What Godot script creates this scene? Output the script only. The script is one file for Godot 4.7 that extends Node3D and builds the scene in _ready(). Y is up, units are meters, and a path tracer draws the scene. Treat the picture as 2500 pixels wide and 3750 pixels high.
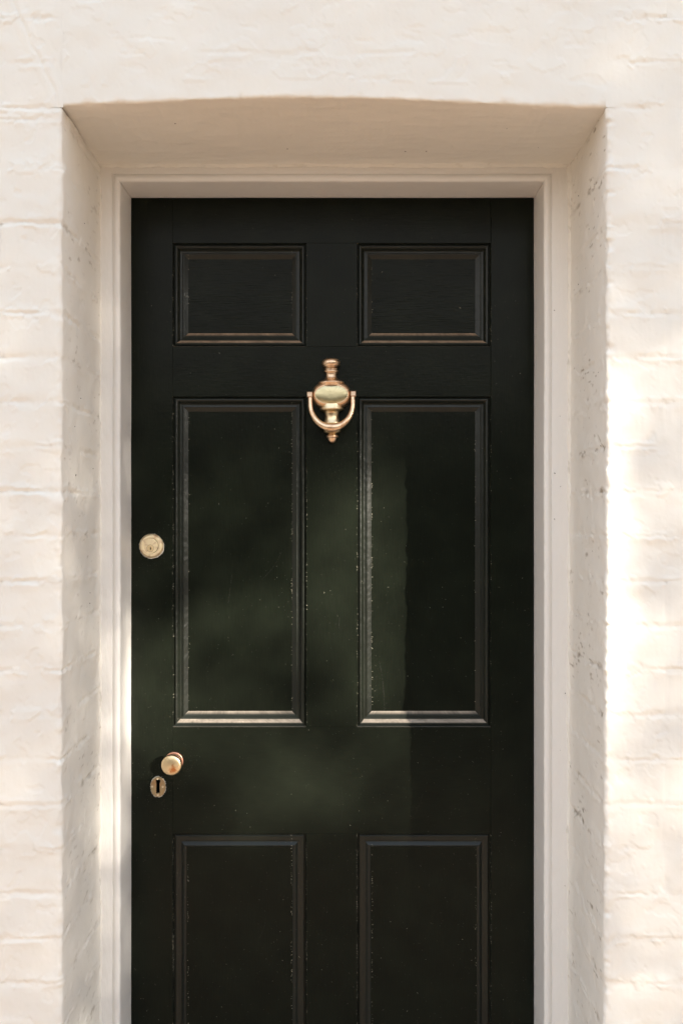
extends Node3D

# Front door of an old painted brick house. Metres, y up. The door's face is the plane z = 0,
# the frame's face z = ZF, the wall's face z = ZW; the lens is level at height H.
const H := 1.445
const ZW := 0.36
const ZF := 0.096
const XL := -0.4605
const COURSE := 0.07363
const DOOR_L := -0.4215
const DOOR_R := 0.3855
const DOOR_B := 0.06
const DOOR_T := H + 0.6325
const TO_SUN := Vector3(0.83, 0.37, 1.0)

var na := FastNoiseLite.new()
var nb := FastNoiseLite.new()
var nr := FastNoiseLite.new()
var M := {}
var used := {}
var rng := RandomNumberGenerator.new()

# ------------------------------------------------------------------ helpers
func numbered(parent: Node, called: String) -> String:
	var k := str(parent.get_instance_id()) + called
	var n: int = used.get(k, 0)
	used[k] = n + 1
	return called if n == 0 else "%s_%03d" % [called, n]

func thing(called: String, label: String, category: String, at := Vector3.ZERO) -> Node3D:
	var o := Node3D.new()
	o.name = numbered(self, called)
	add_child(o)
	o.position = at
	o.set_meta("label", label)
	o.set_meta("category", category)
	o.set_meta("kind", "thing")
	return o

func part(parent: Node, called: String, mesh: Mesh, mat: Material, label := "") -> MeshInstance3D:
	var o := MeshInstance3D.new()
	o.name = numbered(parent, called)
	o.mesh = mesh
	if mat:
		o.material_override = mat
	parent.add_child(o)
	if label != "":
		o.set_meta("label", label)
	return o

func sstep(a: float, b: float, x: float) -> float:
	var t := clampf((x - a) / (b - a), 0.0, 1.0)
	return t * t * (3.0 - 2.0 * t)

func nz(n: FastNoiseLite, x: float, y: float, z := 0.0) -> float:
	return n.get_noise_3d(x, y, z)

# A sheet of nu x nv cells from pos(i, j); normals from neighbours, so that sheets that share a rim join smoothly.
func grid(nu: int, nv: int, pos: Callable, out: Vector3, col = null, uvf = null, wrap := false) -> ArrayMesh:
	var w := nu + 3
	var p := PackedVector3Array()
	p.resize(w * (nv + 3))
	for j in nv + 3:
		for i in w:
			p[j * w + i] = pos.call(i - 1, j - 1)
	var v := PackedVector3Array(); var n := PackedVector3Array(); var c := PackedColorArray(); var uv := PackedVector2Array()
	var idx := PackedInt32Array()
	v.resize((nu + 1) * (nv + 1)); n.resize(v.size()); uv.resize(v.size())
	if col != null:
		c.resize(v.size())
	var turn := 0.0
	for j in nv + 1:
		for i in nu + 1:
			var k := (j + 1) * w + i + 1
			var q := j * (nu + 1) + i
			v[q] = p[k]
			n[q] = (p[k + 1] - p[k - 1]).cross(p[k + w] - p[k - w]).normalized()
			turn += n[q].dot(out) if out != Vector3.ZERO else 0.0
			if col != null:
				c[q] = col.call(i, j, p[k])
			uv[q] = uvf.call(p[k]) if uvf != null else Vector2(p[k].x, p[k].y)
	if out == Vector3.ZERO: # closed shape: away from its middle
		var mid := Vector3.ZERO
		for q in v.size():
			mid += v[q] / v.size()
		for q in v.size():
			turn += n[q].dot((v[q] - mid).normalized())
	var s := 1.0 if turn >= 0.0 else -1.0
	if s < 0.0:
		for q in n.size():
			n[q] = -n[q]
	for j in nv:
		for i in nu:
			var a := j * (nu + 1) + i
			var b := a + 1
			var d := a + nu + 1
			var e := d + 1
			if s > 0.0:
				idx.append_array([a, d, b, b, d, e])
			else:
				idx.append_array([a, b, d, b, e, d])
	var arr := []
	arr.resize(Mesh.ARRAY_MAX)
	arr[Mesh.ARRAY_VERTEX] = v; arr[Mesh.ARRAY_NORMAL] = n; arr[Mesh.ARRAY_TEX_UV] = uv; arr[Mesh.ARRAY_INDEX] = idx
	if col != null:
		arr[Mesh.ARRAY_COLOR] = c
	var m := ArrayMesh.new()
	m.add_surface_from_arrays(Mesh.PRIMITIVE_TRIANGLES, arr)
	return m

func quad(st: SurfaceTool, a: Vector3, b: Vector3, c: Vector3, d: Vector3, out: Vector3, uvf = null) -> void:
	var nrm := (b - a).cross(c - a).normalized()
	var vs := [a, b, c, d]
	if nrm.dot(out) > 0.0:
		vs = [a, d, c, b]
	nrm = out.normalized()
	for k in [0, 1, 2, 0, 2, 3]:
		st.set_normal(nrm)
		st.set_uv(uvf.call(vs[k]) if uvf != null else Vector2(vs[k].x, vs[k].y))
		st.add_vertex(vs[k])

# A box with its four front edges chamfered by e.
func bx(st: SurfaceTool, a: Vector3, b: Vector3, e := 0.0, uvf = null) -> void:
	var z1 := b.z
	var zi := b.z - e
	quad(st, Vector3(a.x + e, a.y + e, z1), Vector3(b.x - e, a.y + e, z1), Vector3(b.x - e, b.y - e, z1), Vector3(a.x + e, b.y - e, z1), Vector3(0, 0, 1), uvf)
	quad(st, Vector3(a.x, a.y, a.z), Vector3(b.x, a.y, a.z), Vector3(b.x, b.y, a.z), Vector3(a.x, b.y, a.z), Vector3(0, 0, -1), uvf)
	quad(st, Vector3(a.x, a.y, a.z), Vector3(a.x, b.y, a.z), Vector3(a.x, b.y, zi), Vector3(a.x, a.y, zi), Vector3(-1, 0, 0), uvf)
	quad(st, Vector3(b.x, a.y, a.z), Vector3(b.x, b.y, a.z), Vector3(b.x, b.y, zi), Vector3(b.x, a.y, zi), Vector3(1, 0, 0), uvf)
	quad(st, Vector3(a.x, a.y, a.z), Vector3(b.x, a.y, a.z), Vector3(b.x, a.y, zi), Vector3(a.x, a.y, zi), Vector3(0, -1, 0), uvf)
	quad(st, Vector3(a.x, b.y, a.z), Vector3(b.x, b.y, a.z), Vector3(b.x, b.y, zi), Vector3(a.x, b.y, zi), Vector3(0, 1, 0), uvf)
	if e > 0.0:
		quad(st, Vector3(a.x, a.y, zi), Vector3(a.x, b.y, zi), Vector3(a.x + e, b.y - e, z1), Vector3(a.x + e, a.y + e, z1), Vector3(-1, 0, 1), uvf)
		quad(st, Vector3(b.x, a.y, zi), Vector3(b.x, b.y, zi), Vector3(b.x - e, b.y - e, z1), Vector3(b.x - e, a.y + e, z1), Vector3(1, 0, 1), uvf)
		quad(st, Vector3(a.x, a.y, zi), Vector3(b.x, a.y, zi), Vector3(b.x - e, a.y + e, z1), Vector3(a.x + e, a.y + e, z1), Vector3(0, -1, 1), uvf)
		quad(st, Vector3(a.x, b.y, zi), Vector3(b.x, b.y, zi), Vector3(b.x - e, b.y - e, z1), Vector3(a.x + e, b.y - e, z1), Vector3(0, 1, 1), uvf)

func tool() -> SurfaceTool:
	var st := SurfaceTool.new()
	st.begin(Mesh.PRIMITIVE_TRIANGLES)
	return st

func box_mesh(a: Vector3, b: Vector3, e := 0.0, uvf = null) -> ArrayMesh:
	var st := tool()
	bx(st, a, b, e, uvf)
	return st.commit()

func noise_tex(size: int, freq: float, octaves: int, bump: float, seed_: int, kind := FastNoiseLite.TYPE_SIMPLEX_SMOOTH) -> NoiseTexture2D:
	var n := FastNoiseLite.new()
	n.noise_type = kind
	n.frequency = freq
	n.fractal_octaves = octaves
	n.seed = seed_
	var t := NoiseTexture2D.new()
	t.width = size; t.height = size; t.seamless = true
	t.noise = n
	if bump > 0.0:
		t.as_normal_map = true
		t.bump_strength = bump
	return t

func mat(c: Color, rough: float, metal := 0.0) -> StandardMaterial3D:
	var m := StandardMaterial3D.new()
	m.albedo_color = c.linear_to_srgb()
	m.roughness = rough
	m.metallic = metal
	return m

# ------------------------------------------------------------------ the scene
func _ready() -> void:
	setup_camera_and_light()
	rng.seed = 7
	for n in [na, nb, nr]:
		n.noise_type = FastNoiseLite.TYPE_SIMPLEX_SMOOTH
		n.frequency = 1.0
	na.seed = 3; nb.seed = 11; nr.seed = 29
	na.fractal_type = FastNoiseLite.FRACTAL_NONE
	nb.fractal_octaves = 3
	nr.fractal_type = FastNoiseLite.FRACTAL_RIDGED
	nr.fractal_octaves = 2
	make_materials()
	build_ground()
	build_wall()
	build_frame()
	build_door()
	build_hallway()
	build_garden()

func setup_camera_and_light() -> void:
	var cam := Camera3D.new()
	cam.name = "camera"
	cam.fov = 54.43
	cam.far = 400.0
	cam.near = 0.02
	add_child(cam)
	cam.position = Vector3(0, H, 2.0)
	cam.current = true
	var sky_m := ProceduralSkyMaterial.new()
	sky_m.sky_top_color = Color(0.635, 0.68, 0.742)
	sky_m.sky_horizon_color = Color(0.915, 0.885, 0.842)
	sky_m.sky_curve = 0.25
	sky_m.ground_bottom_color = Color(0.40, 0.34, 0.27)
	sky_m.ground_horizon_color = Color(0.62, 0.56, 0.48)
	sky_m.sun_angle_max = 2.0
	var sky := Sky.new()
	sky.sky_material = sky_m
	var env := Environment.new()
	env.background_mode = Environment.BG_SKY
	env.sky = sky
	env.background_energy_multiplier = 1.2
	env.tonemap_mode = Environment.TONE_MAPPER_LINEAR
	env.tonemap_exposure = 2.6
	env.sdfgi_enabled = true
	env.ssao_enabled = true
	env.ssil_enabled = true
	var we := WorldEnvironment.new()
	we.name = "world_environment"
	we.environment = env
	add_child(we)
	var sun := DirectionalLight3D.new()
	sun.name = "sun"
	sun.light_color = Color(1.0, 0.96, 0.90)
	sun.light_energy = 1.6
	sun.light_angular_distance = 0.5
	sun.shadow_enabled = true
	add_child(sun)
	sun.look_at_from_position(TO_SUN * 10.0, Vector3.ZERO, Vector3.UP)

func make_materials() -> void:
	var w := mat(Color(1, 1, 1), 0.72)
	w.vertex_color_use_as_albedo = true
	w.uv1_triplanar = true
	w.uv1_world_triplanar = true
	w.uv1_scale = Vector3(5, 5, 5)
	w.normal_enabled = true
	w.normal_texture = noise_tex(512, 0.035, 4, 3.0, 5)
	w.normal_scale = 0.11
	M.wall = w
	var f := mat(Color(1, 1, 1), 0.42)
	f.vertex_color_use_as_albedo = true
	f.uv1_triplanar = true
	f.uv1_world_triplanar = true
	f.uv1_scale = Vector3(14, 2.2, 14)
	f.normal_enabled = true
	f.normal_texture = noise_tex(256, 0.04, 3, 2.0, 8)
	f.normal_scale = 0.45
	M.frame = f
	var h := f.duplicate()
	h.uv1_scale = Vector3(2.2, 14, 14)
	M.frame_across = h
	M.mortar = mat(Color(0.80, 0.768, 0.705), 0.8)
	M.dark = mat(Color(0.012, 0.011, 0.010), 0.8)
	door_textures()
	var brass := mat(Color(1, 1, 1), 0.32, 1.0)
	brass.vertex_color_use_as_albedo = true
	brass.uv1_triplanar = true
	brass.uv1_scale = Vector3(30, 30, 30)
	brass.normal_enabled = true
	brass.normal_texture = noise_tex(256, 0.03, 4, 2.0, 21)
	brass.normal_scale = 0.12
	M.brass = brass
	var satin := brass.duplicate()
	satin.roughness = 0.5
	M.satin_brass = satin
	M.copper = mat(Color(0.80, 0.42, 0.30), 0.4, 1.0)
	M.steel = mat(Color(0.42, 0.40, 0.36), 0.45, 1.0)
	M.chipped = mat(Color(0.50, 0.48, 0.43), 0.85)
	M.chipped.vertex_color_use_as_albedo = false

func door_uv(p: Vector3) -> Vector2:
	return Vector2((p.x - DOOR_L) / (DOOR_R - DOOR_L), (DOOR_T - p.y) / (DOOR_T - DOOR_B))

# Flecks, scratches and the direction of the brush strokes of the door's old paint.
func door_textures() -> void:
	var w := 1024
	var h := 2048
	var dx := (DOOR_R - DOOR_L) / w
	var dy := (DOOR_T - DOOR_B) / h
	var rg := RandomNumberGenerator.new()
	rg.seed = 99
	var n1 := FastNoiseLite.new(); n1.seed = 5; n1.frequency = 1.0; n1.fractal_octaves = 2
	var n2 := FastNoiseLite.new(); n2.seed = 6; n2.frequency = 1.0; n2.fractal_octaves = 3
	var bump := PackedByteArray(); bump.resize(w * h)
	var alb := PackedByteArray(); alb.resize(w * h * 3)
	for j in h:
		var y := DOOR_T - (j + 0.5) * dy
		var yh := y - H
		var rail := yh > 0.5403 or (yh < 0.3324 and yh > 0.232) or (yh < -0.4317 and yh > -0.6467) or yh < -1.15
		var top_panel := yh <= 0.5403 and yh >= 0.3324
		for i in w:
			var x := DOOR_L + (i + 0.5) * dx
			var stile := x < -0.3384 or x > 0.299
			var mid := x > -0.0708 and x < 0.0315
			var across := (rail and not stile) or (top_panel and not stile and not mid)
			var g: float
			if across:
				g = n1.get_noise_2d(x * 22.0, y * 420.0)
			else:
				g = n1.get_noise_2d(x * 420.0, y * 18.0)
			var amp := 30.0
			if top_panel and not stile and not mid:
				amp = 80.0
			var l := n2.get_noise_2d(x * 90.0, y * 90.0)
			bump[j * w + i] = int(clampf(128.0 + amp * g + 38.0 * l, 0, 255))
			var t := n2.get_noise_2d(x * 9.0 + 40.0, y * 9.0)
			var f := 1.0 + 0.16 * t + 0.10 * g
			var o := (j * w + i) * 3
			alb[o] = int(clampf(23.2 * f, 0, 255))
			alb[o + 1] = int(clampf(26.6 * f, 0, 255))
			alb[o + 2] = int(clampf(20.4 * f, 0, 255))
	# pale flecks of dust and old paint, thicker where a noise says so
	for k in 5200:
		var i := rg.randi_range(2, w - 3)
		var j := int(pow(rg.randf(), 0.62) * (h - 6)) + 3
		var keep := n2.get_noise_2d(i * 0.006, j * 0.006) * 0.5 + 0.5
		if rg.randf() > keep:
			continue
		var b := rg.randf_range(45.0, 110.0) if rg.randf() < 0.93 else rg.randf_range(140.0, 220.0)
		var n := 1 if rg.randf() < 0.9 else rg.randi_range(2, 3)
		for q in n:
			var o := ((j + rg.randi_range(0, 1) * q) * w + i + rg.randi_range(-1, 1) * q) * 3
			alb[o] = int(b); alb[o + 1] = int(b * 0.97); alb[o + 2] = int(b * 0.88)
	# and about the fittings, where hands and polish have been
	for f in [[-0.3354, -0.500, 0.030], [-0.3677, -0.552, 0.026], [-0.3808, -0.068, 0.024], [-0.020, 0.15, 0.05]]:
		for k in 170:
			var i := int((f[0] + rg.randfn() * f[2] - DOOR_L) / dx)
			var j := int((DOOR_T - H - f[1] - rg.randfn() * f[2]) / dy)
			if i < 1 or i > w - 2 or j < 1 or j > h - 2:
				continue
			var b := rg.randf_range(36.0, 90.0)
			var o := (j * w + i) * 3
			alb[o] = int(b); alb[o + 1] = int(b); alb[o + 2] = int(b * 0.9)
	# paint worn off in dots along the edges of the mouldings
	for e in [[-0.3384, 0.5], [-0.3086, 0.2], [-0.1006, 0.35], [-0.0708, 0.25], [0.0315, 0.5], [0.0613, 0.3], [0.2692, 0.15], [0.2990, 0.3]]:
		for j in range(2, h - 3):
			var yh := DOOR_T - (j + 0.5) * dy - H
			if yh > 0.54 or (yh < 0.3324 and yh > 0.232) or (yh < -0.4317 and yh > -0.6467):
				continue
			var worn := n2.get_noise_2d(e[0] * 300.0, yh * 22.0) * 0.5 + 0.5
			if rg.randf() < e[1] * worn * worn * (1.7 if yh < -0.6 else 0.8):
				var i := int((e[0] - DOOR_L) / dx) + rg.randi_range(-1, 1)
				var b := rg.randf_range(80.0, 190.0)
				var o := (j * w + i) * 3
				for q in [0, 3]:
					alb[o + q] = int(b); alb[o + 1 + q] = int(b * 0.96); alb[o + 2 + q] = int(b * 0.86)
	# long thin scratches
	for k in 15:
		var px := rg.randf_range(20, w - 20)
		var py := rg.randf_range(0.3, 1.0) * (h - 40)
		var a := rg.randf_range(-0.5, 0.5) + PI / 2
		var bend := rg.randf_range(-0.01, 0.01)
		var b := rg.randf_range(34.0, 56.0)
		for q in rg.randi_range(12, 110):
			px += cos(a) * 1.0; py += sin(a) * 1.0; a += bend
			if px < 1 or py < 1 or px > w - 2 or py > h - 2:
				break
			if rg.randf() < 0.6:
				var o := (int(py) * w + int(px)) * 3
				alb[o] = int(b); alb[o + 1] = int(b); alb[o + 2] = int(b * 0.92)
	var bi := Image.create_from_data(w, h, false, Image.FORMAT_L8, bump)
	bi.convert(Image.FORMAT_RGBA8)
	bi.bump_map_to_normal_map(1.0)
	var ai := Image.create_from_data(w, h, false, Image.FORMAT_RGB8, alb)
	var m := StandardMaterial3D.new()
	m.albedo_texture = ImageTexture.create_from_image(ai)
	m.normal_enabled = true
	m.normal_texture = ImageTexture.create_from_image(bi)
	m.normal_scale = 0.42
	m.roughness = 0.2
	m.metallic_specular = 0.2
	M.door = m
	var gloss := m.duplicate() # same paint on the mouldings, specular raised so their edges catch glints
	gloss.roughness = 0.31
	gloss.metallic_specular = 0.42
	M.moulding = gloss
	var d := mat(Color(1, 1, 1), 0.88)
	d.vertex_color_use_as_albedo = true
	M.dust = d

# ------------------------------------------------------------------ ground
func build_ground() -> void:
	var g := MeshInstance3D.new()
	g.name = "ground"
	g.mesh = box_mesh(Vector3(-90, -0.3, -90), Vector3(90, -0.012, 90))
	var gm := mat(Color(0.17, 0.13, 0.085), 0.95)
	g.material_override = gm
	add_child(g)
	g.set_meta("kind", "structure")
	var p := MeshInstance3D.new()
	p.name = "path"
	p.mesh = box_mesh(Vector3(-7, -0.25, 0.37), Vector3(7, 0.0, 3.9))
	var pm := mat(Color(0.64, 0.435, 0.29), 0.9)
	p.material_override = pm
	add_child(p)
	p.set_meta("kind", "structure")
	var s := thing("doorstep", "worn stone step below the dark door", "step", Vector3(0, 0, 0.2))
	part(s, "tread", box_mesh(Vector3(-0.455, 0.0, -0.2), Vector3(0.43, 0.055, 0.40), 0.006), mat(Color(0.30, 0.26, 0.21), 0.85))

# ------------------------------------------------------------------ wall
func arch(x: float) -> float:
	var t := (x + 0.462) / 0.9
	return H + 0.6665 + 0.0165 * (sstep(-0.15, 0.44, t) * (1.0 - sstep(0.40, 1.06, t))) * 1.02 + 0.0008 * nz(na, x * 28.0, 3.0) + 0.0005 * nz(na, x * 90.0, 8.0)

func xr(y: float) -> float:
	return 0.4352 + 0.0033 * (y - H)

# The way round an arris of radius r: (sideways into the wall, forwards) and the normal, s > 0 on the face and s < 0 in the reveal.
func round_arris(s: float, r: float) -> PackedFloat32Array:
	var a := r * PI / 4.0
	if s >= a:
		return PackedFloat32Array([r + s - a, 0.0, 0.0, 1.0])
	if s <= -a:
		return PackedFloat32Array([0.0, -(r - s - a), -1.0, 0.0])
	var f := (a - s) / r
	return PackedFloat32Array([r - r * sin(f), -r + r * cos(f), -sin(f), cos(f)])

func paint_relief(x: float, y: float, z: float) -> float:
	return 0.0014 * nz(na, x * 9.0, y * 12.0, z * 9.0) + 0.0006 * nz(na, x * 24.0, y * 27.0, z * 24.0 + 3.0) + 0.00030 * nz(nb, x * 44.0, y * 40.0, z * 44.0) + 0.00012 * nz(na, x * 190.0, y * 22.0, z * 190.0) + 0.0016 * maxf(0.0, nz(na, x * 62.0, y * 62.0, z * 62.0) - 0.62) - 0.0016 * maxf(0.0, nz(na, x * 75.0, y * 75.0, z * 75.0 + 30.0) - 0.66)

func paint_colour(p: Vector3, dirt := 0.0) -> Color:
	var t := 0.018 * nz(nb, p.x * 5.0, p.y * 5.0, p.z * 5.0)
	var c := Color(0.82 + t, 0.788 + t, 0.722 + t * 0.8)
	return c.lerp(Color(0.24, 0.18, 0.115), clampf(dirt, 0.0, 0.8))

# One painted brick: s0..s1 along the wall from the arris (negative: in the reveal), y0..y1 high; side -1 left of the door, 1 right.
func brick_mesh(side: int, s0: float, s1: float, y0: float, y1: float, wraps: bool, step: float, lift: float) -> ArrayMesh:
	var nu := maxi(3, int(ceil((s1 - s0) / step)))
	var nv := maxi(3, int(ceil((y1 - y0) / step)))
	var ds := (s1 - s0) / nu
	var dv := (y1 - y0) / nv
	var pos := func(i: int, j: int) -> Vector3:
		var s := s0 + ds * i
		var y := y0 + dv * j
		var e := XL if side < 0 else (xr(y) if wraps else xr(H + 0.6665))
		var r := (0.0065 + 0.0035 * nz(na, y * 22.0, side * 9.0)) * lerpf(0.15, 1.0, sstep(0.0, 0.03, H + 0.6665 - y))
		var q: PackedFloat32Array = round_arris(s, r) if wraps else PackedFloat32Array([s, 0.0, 0.0, 1.0])
		var p := Vector3(e + side * q[0], y, ZW + q[1])
		var n := Vector3(side * q[2], 0, q[3])
		var wob := 0.0018 * nz(na, p.x * 9.0, y * 9.0, p.z * 9.0) + 0.0016 * nz(na, p.x * 60.0, y * 30.0, p.z * 60.0)
		var dh := minf(absf(y + wob - y0), absf(y1 - y - wob))
		var dw := minf(absf(s + wob - s0), absf(s1 - s - wob))
		if wraps and s1 < 0.05 or not wraps and s0 < 0.001: # no joint at the arch or at the frame
			dw = minf(absf(s + wob - s0), 9.0) if s1 < 0.05 else absf(s1 - s - wob)
		var deep := 0.0003 + 0.0024 * sstep(-0.15, 0.7, nz(na, p.x * 8.0, p.y * 7.0, p.z * 8.0 + 4.0))
		var lip := sstep(0.1, 0.6, nz(na, p.x * 12.0, p.y * 8.0, p.z * 12.0 + 9.0))
		if side > 0:
			deep *= 0.62
		var hgt := -deep * (1.0 - sstep(0.0, 0.0085, dh)) - (0.85 if s > 0.0 else 0.06) * deep * (1.0 - sstep(0.0, 0.006, dw))
		hgt += 0.0013 * lip * sstep(0.0, 0.0035, dh) * (1.0 - sstep(0.0035, 0.010, dh))
		# flakes and runs of old paint, thickest about the joints
		var flake := nz(nb, p.x * 21.0, p.y * 27.0, p.z * 21.0 + 2.0)
		hgt += 0.0011 * sstep(0.10, 0.17, flake) * (1.0 - sstep(0.004, 0.020, dh)) - 0.0007 * sstep(0.34, 0.40, nz(nb, p.x * 14.0, p.y * 17.0, p.z * 14.0 + 6.0))
		if not wraps:
			hgt = hgt * sstep(0.0, 0.03, s) - 0.0002 * (1.0 - sstep(0.0, 0.002, s))
		hgt += lift * sstep(0.0, 0.016, minf(dh, minf(absf(s - s0), absf(s1 - s)) if s > 0.0 else minf(dh, 0.4 * minf(absf(s - s0), absf(s1 - s)))))
		hgt += paint_relief(p.x, p.y, p.z)
		if wraps: # chipped, overpainted arris
			var near := 1.0 - sstep(0.0, 0.016, absf(s))
			var rough := 1.7 if side > 0 else 0.9
			hgt += near * rough * (0.0016 * nz(nb, y * 38.0, side * 4.0, s * 40.0) - 0.0022 * sstep(0.45, 0.75, nz(na, y * 26.0, side * 7.0 + 2.0)))
		# crack along the skewback of the flat arch, left of the door
		if side < 0 and y > H + 0.655:
			var line := absf(p.x - (XL - 0.45 * (y - H - 0.6665)) - 0.006 * nz(na, y * 17.0, 5.0))
			hgt += -0.0011 * (1.0 - sstep(0.0, 0.006, line)) + 0.0008 * (1.0 - sstep(0.003, 0.012, absf(line - 0.006)))
		return p + n * hgt
	var col := func(i: int, j: int, p: Vector3) -> Color:
		var s := s0 + ds * i
		var d := 0.0
		if s < -0.012:
			var y := y0 + dv * j
			var dj := minf(absf(y - y0), absf(y1 - y))
			var a := nz(nb, p.z * 13.0, y * 26.0, side * 3.0)
			var b := nz(na, p.z * 46.0, y * 110.0, side * 6.0)
			var where := sstep(-0.10, 0.28, nz(nb, p.z * 5.0 + 2.0, y * 7.0, side * 9.0))
			d = (1.0 - sstep(0.0005, 0.009, dj + 0.006 * b)) * sstep(0.0, 0.5, a + 0.3 * b) * where * 0.9
			d += 0.7 * where * sstep(0.22, 0.5, nz(nb, p.z * 16.0 + 5.0, y * 60.0, side * 5.0)) * sstep(-0.1, 0.4, b)
			d += 0.5 * sstep(0.93, 0.99, nz(nr, p.z * 6.0, y * 9.0, side * 2.0)) * sstep(0.0, 0.3, a)
			d *= 1.0 if side > 0 else 0.55
		return paint_colour(p, d)
	return grid(nu, nv, pos, Vector3(-side if s1 < 0.0 else 0, 0, 0 if s1 < 0.0 else 1), col)

func build_wall() -> void:
	var wall := thing("brick_wall", "cream painted brick house wall around the recessed dark door", "wall")
	# joints measured on the photograph: even courses, the last two below the arch are cut
	var ys: Array[float] = []
	var y := H - 0.7763 - 4.0 * COURSE
	while y < H + 0.52:
		ys.append(y)
		y += COURSE
	ys.append(H + 0.566); ys.append(H + 0.648); ys.append(H + 0.6665)
	var first := ys[0]
	for side in [-1, 1]:
		if side > 0:
			ys.remove_at(ys.size() - 2)
		for k in ys.size() - 1:
			var odd := k % 2 == 1
			var face := 0.0985 if not odd else 0.219
			var back := -0.219 if not odd else -0.108
			var fine := 0.0026
			part(wall, "brick", brick_mesh(side, back, face, ys[k], ys[k + 1], true, fine, rng.randf_range(-0.0006, 0.0008)), M.wall)
			part(wall, "brick", brick_mesh(side, -(ZW - ZF) - 0.012, back, ys[k], ys[k + 1], true, fine, rng.randf_range(-0.0006, 0.0008)), M.wall)
			var s := face
			while s < 0.62:
				var len := 0.222 if not (odd and s < 0.23) else 0.111
				part(wall, "brick", brick_mesh(side, s, s + len, ys[k], ys[k + 1], true, 0.005, rng.randf_range(-0.0008, 0.0008)), M.wall)
				s += len
		# beside the flat arch
		for k in 4:
			var a := H + 0.6665 + k * COURSE
			var s := 0.0
			var first_len := 0.0985 if k % 2 == 0 else 0.219
			while s < 0.62:
				var len := first_len if s == 0.0 else 0.222
				part(wall, "brick", brick_mesh(side, s if s > 0.0 else -0.003, s + len, a, a + COURSE, false, 0.0026 if s == 0.0 and k < 3 else 0.006, rng.randf_range(-0.0006, 0.0006)), M.wall)
				s += len
	# the flat arch over the door with its soffit, rendered smooth under the paint
	var x0 := XL
	var x1 := xr(H + 0.6665)
	var lo := -(ZW - ZF) - 0.012
	var hi := 4.0 * COURSE
	var nu := int((x1 - x0) / 0.0028)
	var nv := int((hi - lo) / 0.0028)
	var pos := func(i: int, j: int) -> Vector3:
		var s := lo + (hi - lo) * j / nv
		var x := lerpf(x0, x1, float(i) / nu) + (float(i) / nu - 0.5) * 0.016 * sstep(0.0, 0.008, -s)
		var r := 0.005 + 0.0025 * nz(na, x * 26.0, 70.0)
		var q := round_arris(s, r)
		var up := lerpf(arch(x), H + 0.6640, sstep(0.03, 0.25, -s))
		var base := up if s < 0.1 else lerpf(up, H + 0.6665, sstep(0.1, 0.28, s))
		var p := Vector3(x, base + q[0], ZW + q[1])
		var n := Vector3(0, q[2], q[3])
		var hgt := paint_relief(p.x, p.y, p.z)
		if s > 0.03: # a joint just readable under the paint
			var j1 := absf(p.y - H - 0.757 - 0.002 * nz(na, p.x * 14.0, 90.0))
			hgt -= 0.0010 * (1.0 - sstep(0.0, 0.006, j1)) * sstep(0.0, 0.5, nz(na, p.x * 5.0, 95.0))
			hgt += 0.0007 * sstep(0.22, 0.28, nz(nb, p.x * 13.0, p.y * 15.0, 8.0)) - 0.0006 * sstep(0.30, 0.36, nz(nb, p.x * 9.0, p.y * 24.0, 17.0))
		if s < 0.0: # brush strokes along the soffit
			hgt += 0.0006 * nz(nb, p.x * 9.0, p.z * 60.0) + 0.0007 * nz(na, p.x * 14.0, p.z * 24.0, 7.0)
		var near := 1.0 - sstep(0.0, 0.012, absf(s))
		hgt += near * (0.0012 * nz(nb, x * 40.0, 33.0) - 0.0018 * sstep(0.4, 0.7, nz(na, x * 24.0, 44.0)))
		return p + n * hgt
	var col := func(_i: int, _j: int, p: Vector3) -> Color:
		return paint_colour(p, 0.0)
	part(wall, "lintel", grid(nu, nv, pos, Vector3(0, -1, 1), col), M.wall, "smooth cream flat arch over the doorway")
	# brick courses farther along the wall, too many to tell apart singly
	var st := tool()
	var row := 0
	var yy := first - 9.0 * COURSE
	while yy < 4.6:
		var odd := row % 2 == 1
		for side in [-1, 1]:
			var near_door := yy > first - 0.01 and yy < H + 0.95
			var s := 0.0
			if yy > H + 0.9 and side > 0:
				s = -0.9
			if near_door:
				s = 0.60
			while s < 4.2:
				var len := 0.222
				var e := XL if side < 0 else 0.4355
				var a: float = e + side * (s + 0.0012)
				var b: float = e + side * (s + len - 0.0012)
				bx(st, Vector3(minf(a, b), yy + 0.0012, ZW - 0.02), Vector3(maxf(a, b), yy + COURSE - 0.0012, ZW - 0.0008 - 0.0004 * (row % 3)), 0.004)
				s += len
		yy += COURSE
		row += 1
	var plain := mat(Color(0.79, 0.758, 0.704), 0.75)
	plain.normal_enabled = true
	plain.normal_texture = M.wall.normal_texture
	plain.normal_scale = 0.35
	plain.uv1_triplanar = true; plain.uv1_world_triplanar = true; plain.uv1_scale = Vector3(5, 5, 5)
	var bc := part(wall, "brick_courses", st.commit(), plain)
	bc.set_meta("kind", "stuff")
	flecks(wall)
	# mortar core behind the faces
	st = tool()
	bx(st, Vector3(-4.8, -0.2, -0.12), Vector3(XL - 0.006, 4.7, ZW - 0.005))
	bx(st, Vector3(0.4355 + 0.0085, -0.2, -0.12), Vector3(4.8, 4.7, ZW - 0.006))
	bx(st, Vector3(XL - 0.006, H + 0.6665 + 0.024, -0.12), Vector3(0.4355 + 0.0085, 4.7, ZW - 0.006))
	part(wall, "mortar_core", st.commit(), M.mortar)

# ------------------------------------------------------------------ frame
func frame_colour(p: Vector3) -> Color:
	var t := 0.012 * nz(nb, p.x * 8.0, p.y * 4.0, p.z * 8.0)
	return Color(0.85 + t, 0.825 + t, 0.785 + t)

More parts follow.
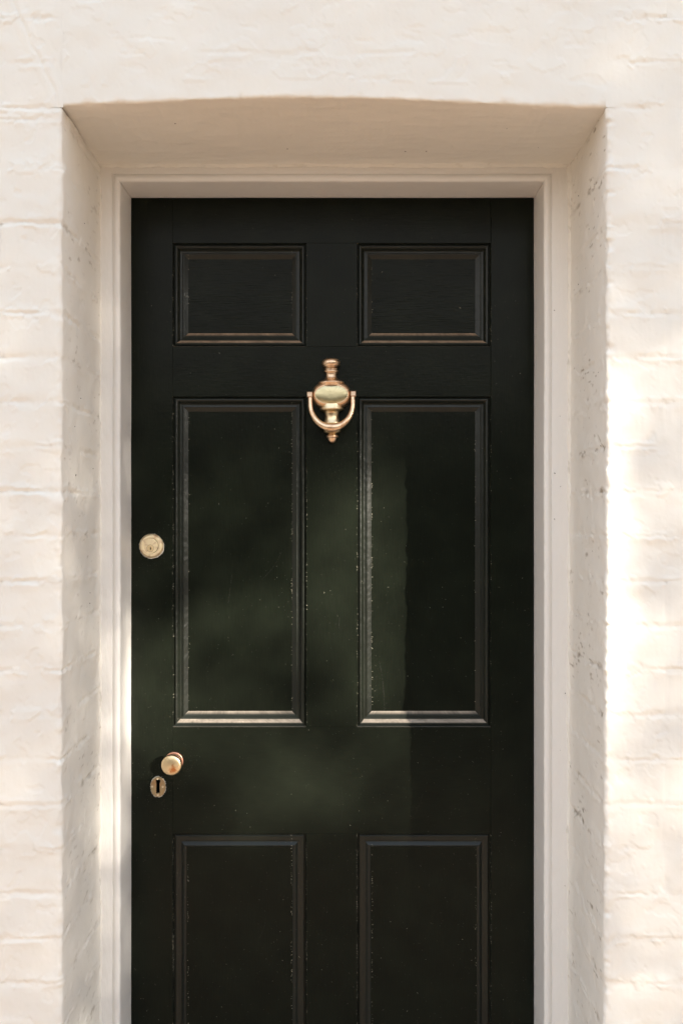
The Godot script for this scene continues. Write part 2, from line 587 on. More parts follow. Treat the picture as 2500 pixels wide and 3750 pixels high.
# Profile across the frame: distance from its outer edge, forwards from its face.
func frame_profile(width: float) -> Array:
	var b := width - 0.0155
	return [[-0.006, -0.002], [-0.001, 0.0], [b * 0.5, 0.0003], [b - 0.0022, 0.0], [b - 0.0008, -0.0012], [b + 0.0004, -0.0016], [b + 0.0016, -0.0006], [b + 0.0034, 0.0014], [b + 0.0060, 0.0026], [b + 0.0088, 0.0028],
		[b + 0.0116, 0.0022], [b + 0.0138, 0.0008], [b + 0.0150, -0.0010], [width, -0.0034], [width, -0.012], [width, -0.04], [width, -0.07], [width, -ZF - 0.012]]

func build_frame() -> void:
	var fr := thing("door_frame", "cream painted wooden door frame with beaded inner edge", "door frame")  # the door frame: jambs, head and filler
	var pr_l := frame_profile(0.0425)
	var pr_r := frame_profile(0.0500)
	var pr_t := frame_profile(0.0300)
	var y0 := DOOR_B - 0.01
	var y1 := H + 0.632
	var n := int((y1 - y0) / 0.006)
	for side in [-1, 1]:
		var pr: Array = pr_l if side < 0 else pr_r
		var outer := -0.4645 if side < 0 else 0.4366
		var pos := func(i: int, j: int) -> Vector3:
			var q: Array = pr[clampi(i, 0, pr.size() - 1)]
			var over: float = q[0] - (pr[pr.size() - 1][0] - 0.03)
			var t := float(j) / n
			var y := lerpf(y0, y1 + (pr[pr.size() - 1][0] - q[0]), t)
			var wob := 0.0006 * nz(na, y * 3.0, side * 5.0) + 0.00035 * nz(na, y * 40.0, q[0] * 200.0, side * 2.0)
			return Vector3(outer - side * (q[0] + (wob if i > 2 else 0.0)), y, ZF + q[1] + 0.0003 * nz(nb, y * 26.0, q[0] * 300.0, side * 8.0))
		var col := func(_i: int, _j: int, p: Vector3) -> Color:
			return frame_colour(p)
		part(fr, "jamb", grid(pr.size() - 1, n, pos, Vector3(-side, 0, 1), col), M.frame)
	var xa := -0.4220
	var xb := 0.3866
	var nh := int((xb - xa) / 0.006)
	var pos_h := func(i: int, j: int) -> Vector3:
		var q: Array = pr_t[clampi(i, 0, pr_t.size() - 1)]
		var ext: float = 0.0300 - q[0]
		var x := lerpf(xa - ext, xb + ext, float(j) / nh)
		var wob := 0.0006 * nz(na, x * 4.0, 51.0) + 0.0003 * nz(na, x * 40.0, q[0] * 200.0, 61.0)
		return Vector3(x, H + 0.6620 - q[0] - (wob if i > 2 else 0.0), ZF + q[1] + 0.0003 * nz(nb, x * 26.0, q[0] * 300.0, 71.0))
	var col_h := func(_i: int, _j: int, p: Vector3) -> Color:
		return frame_colour(p)
	part(fr, "head", grid(pr_t.size() - 1, nh, pos_h, Vector3(0, -1, 1), col_h), M.frame_across)
	# blocks of solid timber behind the painted faces
	var st := tool()
	bx(st, Vector3(-0.50, 0.05, -0.115), Vector3(-0.4255, H + 0.66, ZF - 0.006))
	bx(st, Vector3(0.3900, 0.05, -0.115), Vector3(0.47, H + 0.66, ZF - 0.006))
	bx(st, Vector3(-0.4255, H + 0.636, -0.115), Vector3(0.3900, H + 0.70, ZF - 0.006))
	part(fr, "timber_core", st.commit(), M.mortar)
	# smeared filler where the frame meets the brick
	for side in [-1, 1]:
		var base := -0.4630 if side < 0 else 0.4362
		part(fr, "filler", filler(Vector3(base, 0.06, ZF), Vector3(base, H + 0.664, ZF), Vector3(-side, 0, 0.9).normalized(), side * 13.0), M.wall)
	part(fr, "filler", filler(Vector3(-0.462, H + 0.6635, ZF), Vector3(0.437, H + 0.6635, ZF), Vector3(0, -1, 0.9).normalized(), 40.0), M.wall)

# Specks of dirt and spider husks caught on the paint.
func flecks(parent: Node3D) -> void:
	var rg := RandomNumberGenerator.new()
	rg.seed = 41
	var st := tool()
	for k in 64:
		var p: Vector3
		var n: Vector3
		var u := rg.randf()
		if u < 0.6:
			p = Vector3(0.4366, H + rg.randf_range(-0.8, 0.64), rg.randf_range(0.11, 0.33)); n = Vector3(-1, 0, 0)
		elif u < 0.75:
			p = Vector3(rg.randf_range(0.405, 0.43), H + rg.randf_range(-0.8, 0.64), ZF + 0.001); n = Vector3(0, 0, 1)
		elif u < 0.88:
			p = Vector3(rg.randf_range(-0.4, 0.4), H + 0.6655, rg.randf_range(0.12, 0.3)); n = Vector3(0, -1, 0)
		else:
			p = Vector3(-0.4605, H + rg.randf_range(-0.8, 0.6), rg.randf_range(0.11, 0.3)); n = Vector3(1, 0, 0)
		var t := n.cross(Vector3(rg.randf(), rg.randf(), rg.randf())).normalized()
		var b := n.cross(t)
		var l := rg.randf_range(0.0008, 0.0022) * (2.0 if rg.randf() < 0.12 else 1.0)
		var w := l * rg.randf_range(0.3, 0.7)
		var top := p + n * 0.0012
		var rim := [p + t * l, p + b * w, p - t * l, p - b * w]
		for q in 4:
			var nn: Vector3 = ((rim[q] + rim[(q + 1) % 4]) * 0.5 - p).normalized() + n
			st.set_normal(nn.normalized())
			for v in [top, rim[(q + 1) % 4], rim[q]]:
				st.add_vertex(v)
	var o := part(parent, "dirt_flecks", st.commit(), mat(Color(0.06, 0.04, 0.025), 0.9))
	o.set_meta("kind", "stuff")

func filler(a: Vector3, b: Vector3, out: Vector3, id: float) -> ArrayMesh:
	var along := (b - a).normalized()
	var sidew := along.cross(out).normalized()
	var n := int(a.distance_to(b) / 0.004)
	var pos := func(i: int, j: int) -> Vector3:
		var t := float(j) / n
		var c := a.lerp(b, t)
		var l := t * a.distance_to(b)
		var f := (float(i) / 8.0 - 0.5) * PI * 1.1
		var r := 0.0070 + 0.0040 * nz(nb, l * 9.0, id) + 0.0018 * nz(na, l * 70.0, id, f * 2.0)
		return c + out * (cos(f) * r * 0.7 - 0.001) + sidew * sin(f) * r * 1.4
	var col := func(_i: int, _j: int, p: Vector3) -> Color:
		var d := sstep(0.25, 0.6, nz(nb, p.x * 30.0 + p.y * 30.0, id, p.z * 20.0)) * 0.25
		return paint_colour(p, d)
	return grid(8, n, pos, out, col)

# ------------------------------------------------------------------ door
const PROFILE := [[0.0, 0.0], [0.0006, -0.0012], [0.0018, -0.0058], [0.0030, -0.0060], [0.0038, -0.0036], [0.0052, -0.0022], [0.0070, -0.0022], [0.0092, -0.0034], [0.0118, -0.0074], [0.0132, -0.0098], [0.0142, -0.0106],
	[0.0172, -0.0108], [0.0186, -0.0102], [0.0200, -0.0097], [0.0212, -0.0102], [0.0222, -0.0112], [0.0286, -0.0135], [0.0294, -0.0150], [0.0302, -0.0150]]
const PROFILE_LOW := [[0.0, 0.0], [0.0006, -0.0010], [0.0016, -0.0062], [0.0034, -0.0066], [0.0042, -0.0046], [0.0060, -0.0040], [0.0120, -0.0042], [0.0152, -0.0046], [0.0160, -0.0054], [0.0172, -0.0054],
	[0.0182, -0.0044], [0.0222, -0.0006], [0.0242, -0.0004], [0.0252, -0.0012], [0.0268, -0.0022], [0.0278, -0.0028]]

func build_door() -> void:
	var door := thing("door", "dark green black painted six panel front door with brass fittings", "door")
	var uvf := door_uv
	var h := H
	var zb := -0.044
	var key := Vector2(-0.3677, h - 0.5518)
	var xs := [DOOR_L, -0.3384, -0.0708, 0.0315, 0.2990, DOOR_R]
	# hanging and lock stiles (the lock stile is pierced for the key)
	var st := tool()
	bx(st, Vector3(xs[0], DOOR_B, zb), Vector3(xs[1] - 0.0001, key.y - 0.0125, 0), 0.0004, uvf)
	bx(st, Vector3(xs[0], key.y + 0.0125, zb), Vector3(xs[1] - 0.0001, DOOR_T - 0.002, 0), 0.0004, uvf)
	bx(st, Vector3(xs[0], key.y - 0.0125, zb), Vector3(key.x - 0.0055, key.y + 0.0125, 0), 0.0, uvf)
	bx(st, Vector3(key.x + 0.0055, key.y - 0.0125, zb), Vector3(xs[1] - 0.0001, key.y + 0.0125, 0), 0.0, uvf)
	bx(st, Vector3(key.x - 0.0055, key.y - 0.0125, zb), Vector3(key.x + 0.0055, key.y + 0.0125, zb + 0.012), 0.0, uvf)
	part(door, "stile", st.commit(), M.door)
	part(door, "stile", box_mesh(Vector3(xs[4] + 0.0001, DOOR_B, zb), Vector3(xs[5], DOOR_T - 0.002, 0), 0.0012, uvf), M.door)
	var rails := [[0.5403, 0.6305], [0.2320, 0.3324], [-0.6467, -0.4317], [DOOR_B - H, -1.16]]
	for r in rails:
		part(door, "rail", box_mesh(Vector3(xs[1], h + r[0], zb), Vector3(xs[4], h + r[1], -0.0002), 0.0003, uvf), M.door)
	var gaps := [[0.3324, 0.5403], [-0.4317, 0.2320], [-1.16, -0.6467]]
	for g in gaps:
		part(door, "muntin", box_mesh(Vector3(xs[2], h + g[0] + 0.0002, zb), Vector3(xs[3], h + g[1] - 0.0002, -0.0001), 0.0003, uvf), M.door)
	var k := 0
	for g in gaps:
		for c in [[xs[1], xs[2]], [xs[3], xs[4]]]:
			build_panel(door, c[0], c[1], h + g[0], h + g[1], k == 2, k)
		k += 1
	build_knocker(door)
	build_knob(door)
	build_cylinder(door)
	build_escutcheon(door, key)

func build_panel(door: Node3D, x0: float, x1: float, y0: float, y1: float, low: bool, row: int) -> void:
	var pr: Array = PROFILE_LOW if low else PROFILE
	var inner: float = pr[pr.size() - 1][0]
	var zp: float = pr[pr.size() - 1][1] + (0.0006 if not low else 0.0005)
	var e := inner - 0.002
	var a := Vector2(x0 + e, y0 + e)
	var b := Vector2(x1 - e, y1 - e)
	var nu := int((b.x - a.x) / 0.006)
	var nv := int((b.y - a.y) / 0.006)
	var amp := 0.00030 if row == 0 else 0.00012
	var pos := func(i: int, j: int) -> Vector3:
		var x := lerpf(a.x, b.x, float(i) / nu)
		var y := lerpf(a.y, b.y, float(j) / nv)
		return Vector3(x, y, zp + amp * nz(nb, x * 12.0, y * 30.0 if row == 0 else y * 5.0))
	var panel := part(door, "panel", grid(nu, nv, pos, Vector3(0, 0, 1), null, door_uv), M.door)
	var corners := [Vector2(x0, y0), Vector2(x1, y0), Vector2(x1, y1), Vector2(x0, y1)]
	for k in 4:
		var c0: Vector2 = corners[k]
		var c1: Vector2 = corners[(k + 1) % 4]
		var t := (c1 - c0).normalized()
		var n := Vector2(-t.y, t.x)
		var length := c0.distance_to(c1)
		var m := int(length / 0.0035)
		var mp := func(i: int, j: int) -> Vector3:
			var q: Array = pr[clampi(i, 0, pr.size() - 1)]
			var u: float = q[0] + (0.001 * (i - pr.size() + 1) if i >= pr.size() else 0.0) + (0.0005 * i if i < 0 else 0.0)
			var w := lerpf(u, length - u, float(j) / m)
			var p := c0 + t * w + n * u
			var bump := 0.00022 * nz(na, p.x * 210.0, p.y * 210.0) + 0.00020 * nz(na, p.x * 60.0, p.y * 60.0, 9.0)
			return Vector3(p.x, p.y, q[1] + (bump if i > 1 else 0.0))
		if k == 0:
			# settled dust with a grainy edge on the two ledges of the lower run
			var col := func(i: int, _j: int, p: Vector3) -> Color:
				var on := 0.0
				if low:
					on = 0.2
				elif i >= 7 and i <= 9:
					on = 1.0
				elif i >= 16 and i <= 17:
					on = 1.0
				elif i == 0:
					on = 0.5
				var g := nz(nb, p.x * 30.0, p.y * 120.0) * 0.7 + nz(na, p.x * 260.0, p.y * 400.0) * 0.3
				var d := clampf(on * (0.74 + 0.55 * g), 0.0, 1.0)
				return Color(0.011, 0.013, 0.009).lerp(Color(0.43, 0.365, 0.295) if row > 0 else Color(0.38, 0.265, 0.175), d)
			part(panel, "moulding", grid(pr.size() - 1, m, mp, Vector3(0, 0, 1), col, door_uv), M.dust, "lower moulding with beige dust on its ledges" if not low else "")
		else:
			part(panel, "moulding", grid(pr.size() - 1, m, mp, Vector3(0, 0, 1), null, door_uv), M.moulding)

# Turned shape round the vertical axis, flattened in depth by zs.
func turned(profile: Array, zs: float, seg: int, tint: Color) -> ArrayMesh:
	var pos := func(i: int, j: int) -> Vector3:
		var q: Array = profile[clampi(j, 0, profile.size() - 1)]
		var a := TAU * i / seg
		return Vector3(q[0] * sin(a), q[1] + (0.0001 * (j - profile.size() + 1) if j >= profile.size() else 0.0) - (0.0001 if j < 0 else 0.0), q[0] * cos(a) * zs)
	return grid(seg, profile.size() - 1, pos, Vector3.ZERO, brass_tint(tint))

# Lathe round the z axis.
func lathe(profile: Array, seg: int, tint, teeth := 0) -> ArrayMesh:
	var pos := func(i: int, j: int) -> Vector3:
		var q: Array = profile[clampi(j, 0, profile.size() - 1)]
		var a := TAU * i / seg
		var r: float = q[0]
		if teeth > 0 and q.size() > 2:
			r += 0.00055 * (1.0 if posmod(i, 4) < 2 else -1.0)
		return Vector3(r * sin(a), r * cos(a), q[1])
	return grid(seg, profile.size() - 1, pos, Vector3.ZERO, brass_tint(tint) if tint is Color else tint)

# Old brass: yellow where it is rubbed, brown where it has tarnished.
func brass_tint(c: Color) -> Callable:
	return func(_i: int, _j: int, p: Vector3) -> Color:
		var t := 0.5 + 0.5 * nz(nb, p.x * 70.0, p.y * 70.0, p.z * 70.0)
		return c.lerp(Color(0.44, 0.22, 0.10), 0.6 * sstep(0.45, 0.8, t))

func build_knocker(door: Node3D) -> void:
	var k := Node3D.new()
	k.name = "door_knocker"
	door.add_child(k)
	k.set_meta("label", "brass urn door knocker with hanging ring")
	var cy := H + (1875.0 - (1270.0 + 850.0 / 4.751)) / 1823.0
	k.position = Vector3(-0.0199, cy, 0.0)
	k.rotation.z = 0.018
	var u := 0.982 / 8662.0 # metres for each unit of the enlarged drawing
	var warm := Color(0.82, 0.60, 0.41)
	var pale := Color(0.82, 0.68, 0.44)
	var prof := func(rows: Array) -> Array:
		var o := []
		for r in rows:
			o.append([r[0] * u, (850.0 - r[1]) * u])
		return o
	var fin := part(k, "finial", turned(prof.call([[0, 200], [56, 202], [104, 212], [138, 232], [158, 260], [164, 292], [158, 322], [139, 350], [112, 372], [98, 384]]), 0.85, 40, warm), M.brass)
	fin.position.z = 0.013
	var neck := part(k, "neck", turned(prof.call([[98, 380], [112, 384], [118, 392], [113, 404], [104, 410], [118, 416], [130, 430], [126, 446], [108, 458], [98, 462], [92, 490], [94, 515], [104, 545], [130, 575], [172, 597], [212, 612], [226, 624], [226, 642], [205, 650], [190, 700]]), 0.72, 48, warm), M.brass)
	neck.position.z = 0.011
	var waist := part(k, "waist", turned(prof.call([[190, 1010], [205, 1078], [217, 1084], [217, 1102], [205, 1118], [160, 1136], [132, 1152], [122, 1180], [118, 1225], [123, 1270], [140, 1310], [158, 1336], [160, 1350], [150, 1362], [150, 1480], [148, 1496], [130, 1512], [70, 1526], [60, 1540]]), 0.75, 48, pale), M.brass)
	waist.position.z = 0.010
	var drop := part(k, "drop", turned(prof.call([[60, 1530], [70, 1546], [98, 1556], [108, 1574], [106, 1590], [88, 1604], [78, 1612], [76, 1630], [66, 1656], [46, 1680], [22, 1694], [0, 1699]]), 0.85, 36, warm), M.brass)
	drop.position.z = 0.009
	# oval boss with a flat polished face
	var layers := [[346, 246, 0.0], [346, 246, 0.008], [344, 244, 0.012], [338, 237, 0.016], [328, 224, 0.0195], [314, 205, 0.0222], [300, 184, 0.0238], [290, 170, 0.0244], [286, 166, 0.0236], [281, 161, 0.0235], [272, 153, 0.0240], [200, 112, 0.0256], [100, 56, 0.0259], [0.5, 0.3, 0.0260]]
	var pos := func(i: int, j: int) -> Vector3:
		var q: Array = layers[clampi(j, 0, layers.size() - 1)]
		var a := TAU * i / 72.0
		var ex := lerpf(0.82, 1.0, sstep(0.018, 0.024, q[2]))
		return Vector3(signf(cos(a)) * pow(absf(cos(a)), ex) * q[0] * u, signf(sin(a)) * pow(absf(sin(a)), ex) * q[1] * u, q[2])
	var col := func(_i: int, j: int, p: Vector3) -> Color:
		var t := 0.5 + 0.5 * nz(nb, p.x * 160.0, p.y * 160.0)
		return Color(0.68, 0.59, 0.36).lerp(Color(0.55, 0.47, 0.27), sstep(0.4, 0.8, t)) if j > 8 else Color(0.80, 0.56, 0.36)
	part(k, "boss", grid(72, layers.size() - 1, pos, Vector3.ZERO, col), M.brass)
	# swinging ring, thickest where it strikes
	var ring := func(i: int, j: int) -> Vector3:
		var t := float(j) / 72.0
		var c := Vector3.ZERO
		var a := lerpf(-PI * 0.5, PI * 0.5, clampf((t - 0.12) / 0.76, 0.0, 1.0))
		var leg := 0.0
		if t < 0.12:
			leg = (0.12 - t) / 0.12
		elif t > 0.88:
			leg = (t - 0.88) / 0.12
		c.x = sin(a) * 374.0 * u
		c.y = (850.0 - 1010.0 - cos(a) * 428.0 + leg * 130.0) * u
		c.z = 0.031 - 0.012 * (c.y / (-560.0 * u) * -1.0 + 1.0)
		var tan := Vector3(cos(a) * 374.0, sin(a) * 428.0, 0).normalized()
		if leg > 0.0:
			tan = Vector3(0, -1 if t < 0.12 else 1, 0)
		var side := Vector3(-tan.y, tan.x, 0)
		var mid := exp(-pow(a / 0.35, 2.0))
		var r := (41.0 + 21.0 * cos(a) * cos(a) + 18.0 * mid) * u if leg == 0.0 else 40.0 * u
		var f := TAU * i / 16.0
		return c + side * cos(f) * r + Vector3(0, 0, 1) * sin(f) * r * 0.85
	part(k, "ring", grid(16, 72, ring, Vector3.ZERO, brass_tint(Color(0.84, 0.62, 0.42))), M.brass)
	for s in [-1, 1]:
		var st := tool()
		bx(st, Vector3(s * 382.0 * u - 46.0 * u, -42.0 * u, 0.006), Vector3(s * 382.0 * u + 46.0 * u, 50.0 * u, 0.026), 0.0012)
		bx(st, Vector3(minf(s * 320.0, s * 350.0) * u, -30.0 * u, 0.002), Vector3(maxf(s * 320.0, s * 350.0) * u, 30.0 * u, 0.018), 0.0012)
		part(k, "pivot", st.commit(), plain_brass(Color(0.80, 0.58, 0.42)))

func plain_brass(c: Color) -> StandardMaterial3D:
	var m := mat(c, 0.38, 1.0)
	return m

func build_knob(door: Node3D) -> void:
	var k := Node3D.new()
	k.name = "door_knob"
	door.add_child(k)
	k.set_meta("label", "round brass door knob with milled edge and brown stain")
	k.position = Vector3(-0.3354, H - 0.5000, 0.0)
	part(k, "rose", lathe([[0.0186, 0.0], [0.0186, 0.0030], [0.0180, 0.0042], [0.0168, 0.0046], [0.0158, 0.0040], [0.0154, 0.0026], [0.0120, 0.0022]], 56, Color(0.8, 0.42, 0.3)), M.copper)
	part(k, "neck", lathe([[0.0150, 0.0018], [0.0142, 0.006], [0.0125, 0.012], [0.0115, 0.018], [0.0120, 0.024], [0.0150, 0.0265]], 48, Color(0.4, 0.4, 0.4)), M.steel)
	var face := func(_i: int, j: int, p: Vector3) -> Color:
		var c := Color(0.86, 0.68, 0.42)
		var stain := 1.0 - sstep(0.2, 1.0, Vector2((p.x - 0.0045) / 0.0095, (p.y + 0.0085) / 0.0085).length() + 0.45 * nz(nb, p.x * 190.0, p.y * 190.0))
		var streak := 1.0 - sstep(0.1, 1.0, Vector2((p.x - 0.0035) / 0.0030, (p.y + 0.001) / 0.009).length() + 0.4 * nz(na, p.x * 300.0, p.y * 300.0))
		c = c.lerp(Color(0.45, 0.17, 0.05), clampf(stain * 1.5 + streak * 0.8, 0.0, 0.92))
		if j < 5:
			c = Color(0.62, 0.44, 0.24)
		return c
	part(k, "knob", lathe([[0.0110, 0.0262], [0.0188, 0.0268], [0.0196, 0.0282, 1], [0.0198, 0.0320, 1], [0.0196, 0.0352, 1], [0.0190, 0.0362], [0.0182, 0.0369], [0.0160, 0.0377], [0.0120, 0.0386], [0.0070, 0.0392], [0.0030, 0.0394], [0.00005, 0.0395]], 240, face, 60), M.brass)

func build_cylinder(door: Node3D) -> void:
	var k := Node3D.new()
	k.name = "lock_cylinder"
	door.add_child(k)
	k.set_meta("label", "round brass lock cylinder with small key slot")
	k.position = Vector3(-0.3808, H - 0.0676, 0.0)
	var c := Color(0.95, 0.80, 0.54)
	part(k, "rim", lathe([[0.0240, 0.0], [0.0240, 0.0034], [0.0237, 0.0040], [0.0211, 0.0068], [0.0207, 0.0072], [0.0158, 0.0072], [0.0153, 0.0071], [0.0151, 0.0062]], 72, c), M.satin_brass)
	var core := part(k, "core", lathe([[0.0149, 0.0055], [0.0148, 0.0068], [0.0144, 0.0071], [0.0100, 0.0071], [0.00005, 0.0071]], 64, c), M.satin_brass)
	core.position = Vector3(-0.0006, 0.0, 0.0)
	var plug := part(k, "plug", lathe([[0.00705, 0.0068], [0.0069, 0.00735], [0.0066, 0.0075], [0.00005, 0.0075]], 40, Color(0.82, 0.64, 0.38)), M.satin_brass)
	plug.position = Vector3(-0.0012, -0.0049, 0.0)
	var gap := part(k, "gap_ring", lathe([[0.00725, 0.0071], [0.00725, 0.00722], [0.0069, 0.00722]], 40, c), M.dark)
	gap.position = plug.position
	var slot := tool()
	var pts := [[-0.0004, 0.0026], [0.0005, 0.0026], [0.0006, 0.0009], [0.0013, -0.0006], [0.0006, -0.0018], [0.0010, -0.0026], [-0.0006, -0.0026], [-0.0003, -0.0017], [0.0004, -0.0006], [-0.0004, 0.0006]]
	var poly := PackedVector2Array()
	for q in pts:
		poly.append(Vector2(q[0], q[1]) * 1.25)
	var tri := Geometry2D.triangulate_polygon(poly)
	for t in range(0, tri.size(), 3):
		for q in [tri[t], tri[t + 1], tri[t + 2]]:
			slot.set_normal(Vector3(0, 0, 1))
			slot.add_vertex(Vector3(poly[q].x, poly[q].y, 0.00765))
	var ks := part(k, "key_slot", slot.commit(), M.dark)  # flat black patch; the shade inside the slot is put in as colour
	ks.position = plug.position
	part(k, "chipped_paint", ragged_ring(0.0246, 0.0246, 0.0020, 0.0012, 4.0, -0.6), M.chipped)

# Ragged rim of chipped paint round a fitting.
func ragged_ring(rx: float, ry: float, wide: float, high: float, id: float, bias: float) -> ArrayMesh:
	var n := 120
	var pos := func(i: int, j: int) -> Vector3:
		var a := TAU * i / n
		var keep := 0.55 + 0.75 * nz(nb, cos(a) * 3.0, sin(a) * 3.0, id) + 0.35 * nz(na, cos(a) * 14.0, sin(a) * 14.0, id) + bias * sin(a)
		var w := wide * clampf(keep, 0.0, 1.3)
		var f := PI * clampf(j, 0, 6) / 6.0
		var d := -cos(f) * 0.5 + 0.5
		return Vector3(cos(a) * (rx - 0.0006 + w * d), sin(a) * (ry - 0.0006 + w * d), maxf(-0.0005, sin(f) * high * clampf(keep * 1.4, 0.0, 1.0) - 0.0003))
	return grid(n, 6, pos, Vector3(0, 0, 1))

func build_escutcheon(door: Node3D, at: Vector2) -> void:
	var k := Node3D.new()
	k.name = "keyhole_escutcheon"
	door.add_child(k)
	k.set_meta("label", "small oval brass keyhole plate with four pins")
	k.position = Vector3(at.x, at.y, 0.0)
	var inside := func(p: Vector2) -> bool:
		var top := Vector2(0.0002, 0.0105)
		if p.distance_to(top) < 0.0049:
			return true
		var half := lerpf(0.0036, 0.0029, clampf((p.y + 0.012) / 0.02, 0, 1))
		return absf(p.x) < half and p.y > -0.0122 and p.y < 0.0105
	var n := 96
	var inner := []
	for i in n:
		var a := TAU * i / n
		var r := 0.0
		while r < 0.017 and inside.call(Vector2(cos(a), sin(a)) * r):
			r += 0.00012
		inner.append(r)
	var layers := [[1.0, 0.0], [1.0, 0.0010], [0.985, 0.0016], [0.96, 0.0018], [0.5, 0.0019], [0.06, 0.0019], [0.02, 0.0017], [0.0, 0.0010], [0.0, -0.004]]
	var pos := func(i: int, j: int) -> Vector3:
		var q: Array = layers[clampi(j, 0, layers.size() - 1)]
		var a := TAU * i / n
		var d := Vector2(cos(a), sin(a))
		var ro := 1.0 / sqrt(pow(d.x / 0.0150, 2.0) + pow(d.y / 0.0200, 2.0))
		var r := lerpf(inner[posmod(i, n)], ro, q[0])
		return Vector3(d.x * r, d.y * r, q[1])
	part(k, "plate", grid(n, layers.size() - 1, pos, Vector3(0, 0, 1), brass_tint(Color(0.44, 0.35, 0.22))), M.brass)
	for s in [[-0.0008, 0.0163], [-0.0115, 0.0010], [0.0098, 0.0004], [-0.0002, -0.0159]]:
		var pin := part(k, "pin", lathe([[0.0023, 0.0012], [0.0022, 0.0022], [0.0018, 0.0028], [0.0013, 0.0026], [0.0010, 0.0022], [0.00003, 0.0021]], 20, Color(0.80, 0.68, 0.50)), M.brass)
		pin.position = Vector3(s[0], s[1], 0)
	part(k, "chipped_paint", ragged_ring(0.0153, 0.0203, 0.0024, 0.0011, 14.0, -0.1), M.chipped)

# ------------------------------------------------------------------ behind the door
func build_hallway() -> void:
	var o := MeshInstance3D.new()
	o.name = "hallway"
	var st := tool()
	bx(st, Vector3(-0.9, 0.0, -1.6), Vector3(-0.8, 2.6, -0.125))
	bx(st, Vector3(0.8, 0.0, -1.6), Vector3(0.9, 2.6, -0.125))
	bx(st, Vector3(-0.8, 0.0, -1.7), Vector3(0.8, 2.6, -1.6))
	bx(st, Vector3(-0.9, 2.6, -1.7), Vector3(0.9, 2.7, -0.125))
	bx(st, Vector3(-0.9, -0.005, -1.7), Vector3(0.9, 0.0, 0.05))
	o.mesh = st.commit()
	o.material_override = mat(Color(0.4, 0.37, 0.32), 0.9)
	add_child(o)
	o.set_meta("kind", "structure")

# ------------------------------------------------------------------ garden across the path, behind the camera
func leaf(st: SurfaceTool, p: Vector3, size: float, r: RandomNumberGenerator, c: Color) -> void:
	var d := Vector3(r.randf_range(-1, 1), r.randf_range(-1, 0.6), r.randf_range(-1, 1)).normalized()
	var w := d.cross(Vector3(r.randf_range(-1, 1), r.randf_range(-1, 1), r.randf_range(-1, 1))).normalized() * size * 0.32
	var tip := p + d * size
	var m := p + d * size * 0.45
	var nrm := d.cross(w).normalized()
	st.set_color(c)
	for v in [p, m + w, tip, p, tip, m - w]:
		st.set_normal(nrm)
		st.add_vertex(v)

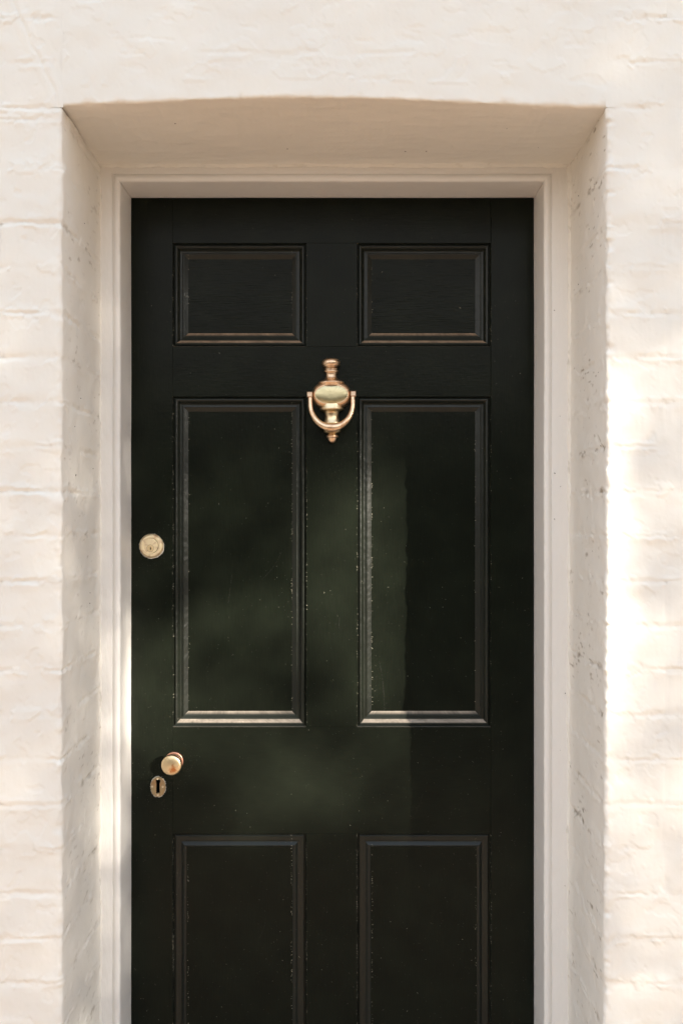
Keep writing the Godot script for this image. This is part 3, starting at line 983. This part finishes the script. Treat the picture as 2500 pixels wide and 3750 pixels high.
func build_garden() -> void:
	var leaf_m := mat(Color(1, 1, 1), 0.6)
	leaf_m.vertex_color_use_as_albedo = true
	leaf_m.cull_mode = BaseMaterial3D.CULL_DISABLED
	leaf_m.backlight_enabled = true
	leaf_m.backlight = Color(0.10, 0.13, 0.04)
	var bark := mat(Color(0.11, 0.085, 0.06), 0.9)
	var r := RandomNumberGenerator.new()
	r.seed = 17
	var s := TO_SUN.normalized()
	var at := Vector3(-0.1, H, 0.2) + s * 12.0
	var tree := thing("tree", "leafy garden tree between the sun and the doorway", "tree", Vector3(at.x, 0, at.z))
	var trunk := func(i: int, j: int) -> Vector3:
		var t := clampf(j / 14.0, 0, 1)
		var a := TAU * i / 14.0
		var rad := lerpf(0.17, 0.06, t) + 0.012 * nz(na, i * 0.9, j * 0.4)
		return Vector3(sin(a) * rad + 0.12 * sin(t * 3.0), t * 4.2, cos(a) * rad + 0.1 * sin(t * 2.0))
	part(tree, "trunk", grid(14, 14, trunk, Vector3.ZERO), bark)
	var c := Vector3(0, at.y, 0)
	var st := tool()
	# candidate leaves through the crown's volume, thinned to gaps and thick places
	var spots := PackedVector3Array()
	var cell := 0.07
	var thick := {}
	for k in 130000:
		var q := Vector3(r.randfn(), r.randfn(), r.randfn()).normalized() * pow(r.randf(), 0.36)
		var p := c + Vector3(q.x * 2.3, q.y * 1.95, q.z * 1.8)
		spots.append(p)
		var f := on_front(p + tree.position, s)
		var ck := Vector2i(roundi(f.x / cell / 3.0), roundi(f.y / cell / 3.0))
		thick[ck] = thick.get(ck, 0) + 1
	var leaf_area := 0.32 * 0.05 * 0.05 * 0.5 / (cell * cell * 9.0) * s.z
	for p in spots:
		var f := on_front(p + tree.position, s)
		var tau: float = thick[Vector2i(roundi(f.x / cell / 3.0), roundi(f.y / cell / 3.0))] * leaf_area
		var keep := -log(sun_share(f)) / maxf(tau, 0.05)
		if r.randf() > keep:
			continue
		var g := r.randf_range(0.7, 1.25)
		leaf(st, p, r.randf_range(0.042, 0.058), r, Color(0.05 * g, 0.09 * g, 0.028 * g))
	part(tree, "crown", st.commit(), leaf_m)
	# tall clipped hedge opposite the door
	var hedge := thing("hedge", "tall dark evergreen hedge across the path from the door", "hedge", Vector3(0, 0, 10.0))
	part(hedge, "core", box_mesh(Vector3(-12, 0, -0.35), Vector3(12, 2.75, 0.35), 0.1), mat(Color(0.030, 0.050, 0.018), 0.95))
	st = tool()
	for k in 26000:
		var p := Vector3(r.randf_range(-12, 12), r.randf_range(0.02, 2.95), -r.randf_range(0.3, 0.55))
		var g := r.randf_range(0.6, 1.2)
		leaf(st, p, r.randf_range(0.06, 0.11), r, Color(0.030 * g, 0.050 * g, 0.018 * g))
	part(hedge, "foliage", st.commit(), leaf_m)

# Where a ray from the sun through p meets the front of the house (x, height above the lens).
func on_front(p: Vector3, s: Vector3) -> Vector2:
	var q := p - s * ((p.z - 0.1) / s.z)
	return Vector2(q.x, q.y - H)

# How much sun the gaps of the crown let through to there: the dapples read from the photograph.
const GAPS := [[-0.300, -0.300, 0.10, 0.14, 0.85], [-0.09, -0.17, 0.12, 0.07, 0.6], [-0.13, -0.34, 0.13, 0.08, 0.6], [0.06, -0.08, 0.08, 0.22, 0.75], [0.17, -0.12, 0.10, 0.34, 0.9], [-0.01, -0.51, 0.15, 0.10, 0.9],
	[-0.12, 0.21, 0.09, 0.03, 0.25], [-0.31, -0.80, 0.06, 0.2, 0.35], [-0.43, -0.50, 0.05, 0.42, 0.30], [0.32, -0.22, 0.09, 0.16, 0.13], [0.32, -0.62, 0.11, 0.30, 0.13], [0.32, 0.02, 0.08, 0.06, 0.06]]
func sun_share(f: Vector2) -> float:
	var t := 0.05 + 0.03 * na.get_noise_2d(f.x * 3.0, f.y * 5.0)
	t += 0.15 * sstep(0.2, 0.25, f.x) * (0.45 + 0.55 * sstep(0.25, -0.05, f.y)) + 0.10 * sstep(-0.42, -0.52, f.x) * sstep(0.35, 0.1, f.y)
	var streak := nb.get_noise_2d(f.x * 5.0 + f.y * 2.0, f.y * 13.0 - f.x * 3.0)
	var on_door := sstep(-0.42, -0.32, f.x) * (1.0 - sstep(0.20, 0.30, f.x)) * sstep(-0.72, -0.50, f.y) * (1.0 - sstep(0.06, 0.36, f.y))
	t += on_door * clampf(0.36 + 1.1 * streak, 0.0, 0.85)
	for g in GAPS:
		var d := Vector2((f.x - g[0]) / g[2], (f.y - g[1]) / g[3]).length()
		t += g[4] * (1.0 - sstep(0.35, 1.25, d))
	if f.x > 0.225: # crown made denser here to hold down the sun on the right wall
		t = lerpf(t, minf(t, 0.20), sstep(0.215, 0.245, f.x))
	return clampf(t, 0.03, 0.97)
